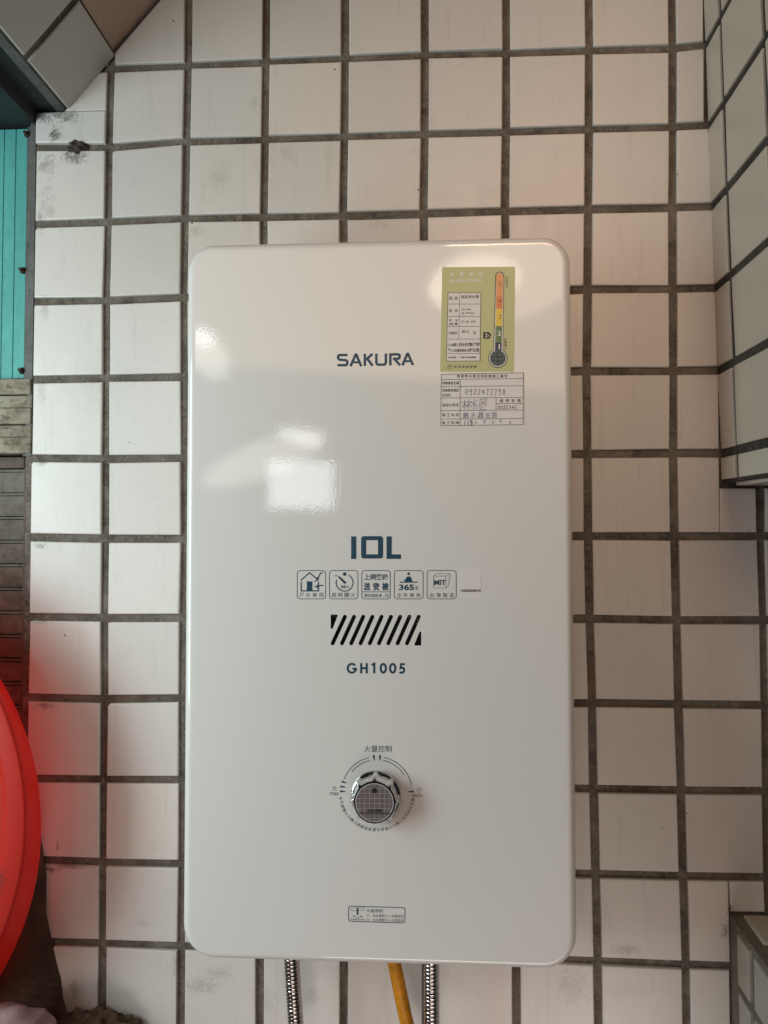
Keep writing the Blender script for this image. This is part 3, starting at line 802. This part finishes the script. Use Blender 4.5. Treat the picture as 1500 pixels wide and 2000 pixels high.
def d3(k):
    k.spaced('上網登錄', 566, 116, 743, 160, .012); k.spaced('送安檢', 564, 178, 747, 238, .034, .80); k.line([(551,247),(757,247)], 1.2)
def d4(k):
    k.disc(893, 115, 10); k.fill([(866,176),(871,148),(884,134),(904,134),(914,148),(920,176)]); k.line([(856,160),(880,166)], 2); k.line([(828,176),(960,176)], 2.2)
    k.text('365', 822, 192, 933, 235, .035); k.text('天', 938, 206, 966, 235, .006)
def d5(k):
    k.line([(1075,132),(1165,132),(1165,219),(1075,219)], .8, True); k.line([(1075,132),(1096,115),(1195,115),(1165,132)], .8); k.line([(1195,115),(1187,196),(1165,219)], .8); k.text('MIT', 1080, 160, 1164, 198, .03)
icon(77, 285, d1, '屋外專用', (95, 254, 268, 287)); icon(313, 521, d2, '超時關火', (330, 253, 503, 287)); icon(550, 758, d3, '櫻花服務4.0', (567, 262, 746, 287))
icon(788, 999, d4, '全年無休', (807, 255, 981, 288)); icon(1028, 1241, d5, '台灣製造', (1047, 255, 1225, 288))

PAPER = plain('white_paper', (.86, .83, .80), .5); WHITE_INK = plain('white_print', (.85, .84, .78), .4)
def sheet(name, pts, lift, mat, parent, thick=.00014):
    a = [Fp(*p, lift) for p in pts]; b = [Vector((p.x, p.y+thick+lift*0, p.z)) for p in a]; n = len(a)
    fs_ = [tuple(range(n)), tuple(range(2*n-1, n-1, -1))] + [(i, i+n, (i+1) % n+n, (i+1) % n) for i in range(n)]
    o = mk(name, a+b, fs_, mat, parent)
    bm = bmesh.new(); bm.from_mesh(o.data); bmesh.ops.recalc_face_normals(bm, faces=bm.faces[:]); bm.to_mesh(o.data); bm.free()
    return o
code = sheet('code_sticker', [(898,1111),(940,1111),(940,1167),(897,1167)], .00015, PAPER, heater)
k_ = Ink(.00036); k_.text('1A0250A00141', 900, 1151, 938, 1156, .02); k_.build('sticker_print', BLACK, code)

# energy rating label
GREEN = plain('olive_green_paper', (.58, .585, .28), .4)
lab = sheet('energy_label', [(863.5,522),(1004,521),(1006,523),(1003.5,724),(1001,726),(859.5,726)], .0002, GREEN, heater)
C1 = lambda x, y: (840+x/5.5545, 500+y/5.5556)
k_ = Ink(.00036, C1); k_.fill([(195,400),(550,402),(541,1140),(176,1142)]); tb = k_.build('data_table', PAPER, lab)
k_ = Ink(.00042, C1)
k_.line([(195,400),(550,402),(541,1140),(176,1142)], .9, True)
for (yl, yr) in ((523,523),(657,657),(767,765),(903,903),(1062,1060)): k_.line([(188,yl),(548,yr)], .8)
k_.line([(322,401),(310,903)], .7)
k_.spaced('品名', 205, 440, 300, 478, .01); k_.text('燃氣熱水器', 336, 425, 530, 462, .01)
k_.spaced('型號', 205, 578, 300, 610, .01); k_.text('GH1005', 340, 572, 440, 592, .01); k_.text('(LPG)', 340, 612, 480, 636, .01)
k_.spaced('燃氣', 205, 685, 300, 712, .01); k_.text('消耗量', 203, 725, 298, 752, .015); k_.text('21.50', 336, 702, 420, 726, .01); k_.text('kW', 446, 700, 492, 726, .01)
k_.text('熱效率', 200, 822, 296, 855, .015); k_.text('83.2', 346, 808, 422, 836, .015); k_.text('%', 466, 815, 496, 852, .01)
k_.text('114年1月9日經能字', 192, 942, 536, 985, .03); k_.text('第11358040510號公告', 190, 1003, 532, 1045, .03)
k_.text('登錄編號', 195, 1092, 284, 1112, .02); k_.text('WH-104-0040', 330, 1090, 498, 1112, .03)
k_.build('table_print', BLACK, tb)
k_ = Ink(.00036, C1); k_.spaced('中華民國', 218, 178, 572, 222, .012); k_.text('能源效率標示', 218, 248, 572, 292, .012); k_.build('heading_print', WHITE_INK, lab)
k_ = Ink(.00036, C1); k_.rbox(192, 1186, 232, 1220, 6, .8); k_.line([(196,1203),(228,1203)], .8); k_.line([(212,1188),(212,1203)], .8); k_.spaced('經濟部能源署', 262, 1188, 502, 1216, .01)
for i, ch in enumerate('耗能較少'): k_.text(ch, 803, 890+i*33, 832, 918+i*33, .015)
for i, ch in enumerate('耗能較多'): k_.text(ch, 820, 226+i*31, 845, 252+i*31, .0)
k_.build('label_print', INK_GREY, lab)['kind'] = 'stuff'
k_ = Ink(.00036, C1); k_.fill([(577,828),(640,828),(665,861),(640,898),(577,898)]); ar = k_.build('rating_arrow', BLACK, lab)
k_ = Ink(.00042, C1); k_.text('2', 594, 842, 622, 884, .02); k_.text('級', 625, 850, 645, 878, .0); k_.build('rating_digit', PAPER, ar)
# thermometer scale
th = Ink(.00036, C1)
cap = [(800, 240), (796, 205), (780, 182), (755, 175), (730, 183), (715, 205), (711, 240)]
th.fill([(x+(4 if x > 755 else -4 if x < 755 else 0), y-4) for x, y in cap]+[(686, 1020), (790, 1020)]); th.disc(735, 1110, 104, 28)
tho = th.build('scale_outline', BLACK, lab)
th = Ink(.0004, C1); th.fill([(797,240),(793,207),(778,186),(755,180),(732,187),(719,207),(715,240),(692,1025),(786,1025)]); th.disc(735, 1110, 96, 28); th.build('scale_ground', PAPER, tho)
def xl(y): return 712 + (700-712)*(y-240)/785 + 4
def xr_(y): return 795 + (776-795)*(y-240)/785 - 2
def band(y0, y1, col, name):
    k = Ink(.00044, C1)
    if y0 < 200: k.fill([(xr_(240),240),(790,210),(776,192),(755,186),(734,192),(722,210),(xl(240),240),(xl(y1),y1),(xr_(y1),y1)])
    else: k.fill([(xl(y0),y0),(xr_(y0),y0),(xr_(y1),y1),(xl(y1),y1)])
    return k.build('scale_band', plain(name, col, .4), tho)
band(180, 440, (.85, .36, .12), 'pale_orange_print'); band(440, 575, (.80, .24, .07), 'orange_print'); band(575, 762, (.86, .62, .06), 'yellow_print'); band(762, 940, (.11, .23, .07), 'green_print'); band(940, 1030, (.022, .02, .10), 'navy_print')
k_ = Ink(.0005, C1)
for ch, y in (('5', 305), ('4', 490), ('3', 660)): k_.text(ch, 742, y-25, 774, y+25, .005)
k_.build('scale_digits', plain('brown_print', (.35, .16, .05), .4), tho)
k_ = Ink(.0005, C1)
for ch, y in (('2', 840), ('1', 985)): k_.text(ch, 734, y-27, 766, y+27, .03)
y = 300
while y < 930: k_.line([(xl(y)+4, y), (xl(y)+18, y)], .45); y += 17
k_.build('scale_marks', WHITE_INK, tho)
k_ = Ink(.00044, C1); k_.disc(735, 1110, 85, 28); gl_ = k_.build('globe', plain('deep_blue_green_print', (.016, .045, .055), .4), tho)
k_ = Ink(.0005, C1)
for r in (.35, .75): k_.line([(735+85*r*math.cos(a*.2), 1110+85*math.sin(a*.2)) for a in range(32)], .4, True)
for dy in (-45, 0, 45): k_.line([(735-math.sqrt(85**2-dy**2), 1110+dy), (735, 1110+dy+10), (735+math.sqrt(85**2-dy**2), 1110+dy)], .4)
k_.build('globe_lines', plain('pale_green_print', (.25, .42, .36), .4), gl_)

# installation label, printed form filled in by hand
C3 = lambda x, y: (850+x/7.895, 660+y/7.895)
form = sheet('installation_label', [(860.5,729.8),(1023,727.2),(1024.3,831.2),(859.8,833.2)], .0002, PAPER, heater)
k_ = Ink(.00036, C3)
k_.line([(92,562),(1357,540),(1355,1338),(85,1355)], .9, True)
for (yl, yr) in ((642,628),(752,738),(927,918),(1123,1110),(1252,1245)): k_.line([(90,yl),(1356,yr)], .8)
k_.line([(384,640),(383,1350)], .8); k_.line([(938,922),(936,1114)], .8); k_.line([(937,1015),(1356,1013)], .8)
k_.spaced('燃氣熱水器及其配管施工標籤', 335, 566, 1110, 614, .004)
k_.text('承裝業者名稱', 108, 672, 366, 722, .004); k_.text('承裝業者電話', 108, 785, 364, 832, .004); k_.text('及地址', 108, 862, 238, 906, .004)
k_.text('技術士姓名', 110, 1010, 360, 1060, .004); k_.spaced('施工內容', 108, 1165, 365, 1211, .004); k_.spaced('施工日期', 105, 1285, 365, 1331, .004); k_.spaced('證照號碼', 996, 944, 1316, 996, .004)
k_.text('年', 612, 1285, 642, 1325, .0); k_.text('月', 872, 1283, 902, 1325, .0); k_.text('日', 1142, 1283, 1170, 1322, .0)
k_.build('form_print', BLACK, form)
HAND = Ink(.0004, C3); hw = .75
DIG = {'0': [[(.5,0),(.1,.35),(.1,.8),(.4,1),(.8,.8),(.85,.3),(.5,0)]], '9': [[(.8,.1),(.3,0),(.1,.3),(.4,.5),(.8,.1),(.7,.5),(.45,1.3)]],
       '2': [[(.1,.25),(.5,0),(.8,.2),(.5,.6),(.1,1),(.9,.95)]], '4': [[(.6,0),(.1,.65),(.95,.6)],[(.7,.3),(.6,1.05)]],
       '7': [[(.0,.1),(.8,0),(.55,.5),(.4,1.3)]], '8': [[(.8,.1),(.3,.1),(.3,.4),(.75,.6),(.6,1.1),(.2,1),(.4,.6),(.9,.2)]],
       '5': [[(.8,0),(.3,.05),(.25,.45),(.7,.5),(.6,1),(.1,1)]], '3': [[(.1,.1),(.7,.1),(.4,.45),(.8,.75),(.2,1)]], '6': [[(.7,0),(.2,.4),(.2,.9),(.7,.95),(.7,.6),(.25,.6)]], '1': [[(.6,0),(.4,1.05)]]}
def hand(k, s, x0, y0, x1, y1, w=hw):
    n = len(s); cw = (x1-x0)/n
    for i, ch in enumerate(s):
        for st_ in DIG.get(ch, []): k.line([(x0+cw*(i+.1+.8*px), y0+(y1-y0)*py) for px, py in st_], w)
hand(HAND, '0922477798', 455, 790, 1090, 870); hand(HAND, '0025345', 960, 1045, 1262, 1095)
for st_ in ([(405,1000),(500,990)],[(455,955),(450,1105)],[(452,1010),(415,1080)],[(455,1020),(500,1065)],[(490,1000),(545,980)],[(520,950),(512,1110)],[(515,1020),(480,1070)],[(520,1020),(560,1070)],
            [(560,975),(555,1000),(650,965)],[(600,945),(605,970)],[(580,1015),(640,1000),(560,1040)],[(600,1020),(590,1110)],[(590,1045),(645,1035),(640,1100)],
            [(690,955),(680,1075)],[(690,955),(790,935),(775,1060)],[(710,1000),(770,985)],[(735,970),(700,1050)],[(735,1005),(765,1040)],[(740,1060),(690,1090),(690,1112),(780,1105)]):
    HAND.line(st_, hw)
hand(HAND, '2', 735, 1270, 785, 1312); hand(HAND, '6', 985, 1250, 1032, 1302)
HAND.text('水', 545, 1150, 625, 1240, -.012, .15); HAND.build('handwriting', plain('dark_pen', (.055, .04, .19), .5), form)
HAND2 = Ink(.0004, C3)
HAND2.text('熱', 425, 1150, 515, 1245, .0, .1); HAND2.text('器', 655, 1145, 745, 1240, -.008, .1); HAND2.text('安', 775, 1150, 850, 1240, -.012, .1); HAND2.text('裝', 870, 1140, 955, 1240, -.008, .1)
hand(HAND2, '11', 430, 1270, 530, 1340, .9); hand(HAND2, '5', 525, 1270, 590, 1345, 1.6)
HAND2.build('handwriting', plain('violet_pen', (.06, .045, .22), .5), form)

# dial print
DCX, DCY = 736.1, 1546.6
dp = Ink()
dp.arc(DCX, DCY, 68.7, 201, 257, 1.3); dp.arc(DCX, DCY, 62.7, 218, 257.5, 1.3); dp.arc(DCX, DCY, 68.7, 281.5, 349.5, 1.3); dp.arc(DCX, DCY, 62.7, 281.5, 329, 1.3)
def wedge(a, r0=61.5, r1=72, w0=1.4, w1=4.2):
    c, s_ = math.cos(rad(a)), math.sin(rad(a)); q = lambda r, w_: ((DCX+r*c-w_/2*s_, DCY+r*s_+w_/2*c), (DCX+r*c+w_/2*s_, DCY+r*s_-w_/2*c))
    (a1_, a2_), (b1_, b2_) = q(r0, w0), q(r1, w1); dp.fill([a1_, a2_, b2_, b1_])
for a in (265, 275, 196.5, 188.5, 181): wedge(a)
wedge(-.5, 61, 72)
dial = dp.build('dial_scale', INK, heater)
dt = Ink()
dt.spaced('火量控制', 711.5, 1456, 765, 1468.5, .004); dt.text('大', 648, 1534.5, 658, 1544.5); dt.text('max', 644.5, 1547.5, 662, 1553); dt.text('小', 814, 1537, 824, 1547.5); dt.text('min', 810, 1549, 825, 1556.5)
s1 = '冬天建議火力轉大提高溫度'; s2 = '夏天建議火力轉小省瓦斯延長壽命'
def around(st, a0, a1, r, sz):
    for i, ch in enumerate(st):
        a = a0+(a1-a0)*i/(len(st)-1); x, y = DCX+r*math.cos(rad(a)), DCY+2.5+r*math.sin(rad(a))
        dt.text(ch, x-sz/2, y-sz/2, x+sz/2, y+sz/2, .002, 0, rad(90-a))
around(s1, 172, 101, 71.5, 6.6); around(s2, 94, 4, 71.5, 6.6)
dt.build('dial_lettering', INK_GREY, dial)['kind'] = 'stuff'

# control knob
CHROME = plain('chrome', (.72, .72, .73), .07, 1.0)
kc = Fp(734.0, 1553.5)
prof = [(.0208, .0), (.0206, .0022), (.0198, .003), (.0190, .0035), (.0190, .0105), (.0182, .0135), (.0172, .0152), (.0166, .0158)]
SEG = 96; vs, fcs = [], []
for (r, h) in prof:
    for k in range(SEG):
        a = 2*math.pi*k/SEG; rr = r
        if .003 < h < .0150:
            l = max(0.0, math.cos(8*(a-math.pi/2)))**3; rr = r - .0012 + .0026*l
        vs.append((kc.x+rr*math.cos(a), FY-h, kc.z+rr*math.sin(a)))
for r in range(len(prof)-1):
    for k in range(SEG):
        j = (k+1) % SEG; fcs.append((r*SEG+k, r*SEG+j, (r+1)*SEG+j, (r+1)*SEG+k))
knob = mk('control_knob', vs, fcs, CHROME, heater, True)
for p in knob.data.polygons: p.use_smooth = True
def kdisc(r, h, name, mat, par, r2=0.0):
    vs = [(kc.x+r*math.cos(2*math.pi*k/64), FY-h, kc.z+r*math.sin(2*math.pi*k/64)) for k in range(64)]
    if r2 == 0: return mk(name, vs, [tuple(range(64))][::-1], mat, par)
    vs += [(kc.x+r2*math.cos(2*math.pi*k/64), FY-h, kc.z+r2*math.sin(2*math.pi*k/64)) for k in range(64)]
    return mk(name, vs, [(k, (k+1) % 64, (k+1) % 64+64, k+64) for k in range(64)], mat, par)
kdisc(.0168, .0156, 'knob_rim', plain('dark_chrome', (.05, .045, .045), .15, .8), knob)
capo = kdisc(.0155, .0160, 'knob_cap', plain('mauve_grey_plastic', (.165, .130, .138), .5), knob)
# marks printed on the cap
km = MB(); kb = MB(); cy_ = FY-.01612
def kline(mb, x0, z0, x1, z1, w):
    d = Vector((x1-x0, z1-z0)).normalized(); o = Vector((-d.y, d.x))*(w/2)
    mb.add([(kc.x+x0+o.x, cy_, kc.z+z0+o.y), (kc.x+x0-o.x, cy_, kc.z+z0-o.y), (kc.x+x1-o.x, cy_, kc.z+z1-o.y), (kc.x+x1+o.x, cy_, kc.z+z1+o.y)], [(0,1,2,3)])
for i in range(-3, 4):
    x = i*.0040+.0002; q = math.sqrt(max(0, .0150**2-x*x))
    if q > .002: kline(km, x, -q, x, q, .00022)
    z = i*.0040-.0006; q = math.sqrt(max(0, .0150**2-z*z))
    if q > .002: kline(km, -q, z, q, z, .00022)
km.add([(kc.x+r*math.cos(2*math.pi*k/64), cy_, kc.z+r*math.sin(2*math.pi*k/64)) for r in (.0154, .0147) for k in range(64)], [(k, (k+1) % 64, (k+1) % 64+64, k+64) for k in range(64)])
km.build('cap_grid', plain('pale_print', (.55, .52, .53), .5), capo)
cy_ = FY-.01620
kline(kb, -.0131, -.0084, .0131, -.0084, .0006)
kb.add([(kc.x+x, cy_, kc.z+z) for x, z in ((0,.0122),(.0027,.0096),(.0018,.0096),(.0018,.0076),(-.0018,.0076),(-.0018,.0096),(-.0027,.0096))], [(0,1,2,3,4,5,6)])
kbo = kb.build('cap_marks', BLACK, capo)
kt = Ink(); V, Fc = kt.glyphs('瓦斯調節', .02); mx1 = max(v[0] for v in V); my0 = min(v[1] for v in V)
mk('cap_lettering', [(kc.x-.0058+v[0]/mx1*.0116, FY-.0162, kc.z-.0078+(v[1]-my0)*.0027) for v in V], Fc, BLACK, capo)

# water adjustment notice at the foot of the cover
C7 = lambda x, y: (660+x/9.375, 1750+y/9.375)
k_ = Ink(conv=C7)
k_.line([(215,190),(240,184),(1190,212),(1215,220),(1230,245),(1222,470),(1210,487),(1185,492),(240,462),(212,455),(197,430),(195,215)], 1.5, True)
k_.fill([(343,215),(376,215),(376,330),(360,350),(343,335)]); k_.rbox(235, 217, 485, 265, 22, .7)
k_.arc(360, 330, 62, 30, 150, .7, 14); k_.disc(288, 368, 14); k_.disc(430, 374, 14)
nb = k_.build('water_notice', INK, heater)
k_ = Ink(conv=C7); k_.text('水量調節', 522, 238, 825, 300, .0); k_.text('小：出水量較小→水溫較高', 525, 335, 1192, 390, .0); k_.text('大：出水量較大→水溫較低', 525, 412, 1192, 468, .0); k_.text('水量調節旋鈕', 228, 410, 490, 442, .0)
k_.build('notice_lettering', INK_GREY, nb)

# ------------------------------------------------------------------ hoses below
STEEL = plain('stainless_steel', (.62, .60, .58), .16, 1.0)
def tube(name, pts, prof, mat, seg=20, parent=None, flat=1.0):
    """prof(s) gives the radius at length s"""
    P = [Vector(p) for p in pts]; vs, fcs = [], []; rings_ = 0
    acc = 0.0
    samples = []
    for i in range(len(P)-1):
        d = P[i+1]-P[i]; m_ = max(1, int(d.length/.0006))
        for k in range(m_): samples.append((P[i]+d*(k/m_), acc+d.length*k/m_, d.normalized()))
        acc += d.length
    for (c, s, d) in samples:
        x = Vector((0,1,0)).cross(d).normalized(); y = d.cross(x)
        r = prof(s)
        for k in range(seg):
            a = 2*math.pi*k/seg; vs.append(c + x*(r*math.cos(a)) + y*(r*flat*math.sin(a)))
    for i in range(len(samples)-1):
        for k in range(seg):
            j = (k+1) % seg; fcs.append((i*seg+k, i*seg+j, (i+1)*seg+j, (i+1)*seg+k))
    return mk(name, vs, fcs, mat, parent, True)
def corr(s):
    t = (s/.0034) % 1.0
    return .0061 + .0011*math.sqrt(abs(math.sin(math.pi*t)))
def bez(p0, p1, p2, n=30):
    return [tuple(Vector(p0)*(1-t)**2 + Vector(p1)*2*t*(1-t) + Vector(p2)*t*t) for t in (k/n for k in range(n+1))]
hy = -.045
A_ = un(566, 1800, hy); B_ = un(570, 1900, hy); C_ = un(585, 2090, hy)
h1 = tube('steel_hose', bez(tuple(A_), tuple(B_), tuple(C_)), corr, STEEL)
tag(h1, 'ribbed stainless steel hose left of the orange gas hose', 'hose', 'ribbed steel water hoses under the heater')
A_ = un(842, 1850, hy); C_ = un(844, 2090, hy)
h2 = tube('steel_hose', bez((A_.x, hy, -.80), (A_.x+.0005, hy, -.93), (C_.x, hy-.004, -1.10)), corr, STEEL)
tag(h2, 'ribbed stainless steel hose right of the orange gas hose', 'hose', 'ribbed steel water hoses under the heater')
ORANGE = grimy('orange_rubber', (.72, .29, .010), (.22, .08, .015), 34, 160, .45, .5, bmp=.1)
A_ = un(757, 1800, hy); B_ = un(769, 1890, hy); C_ = un(815, 2090, hy)
gh = tube('gas_hose', bez(tuple(A_), tuple(B_), tuple(C_)), lambda s: .0062, ORANGE)
tag(gh, 'stained orange rubber gas hose between the two steel hoses', 'hose')
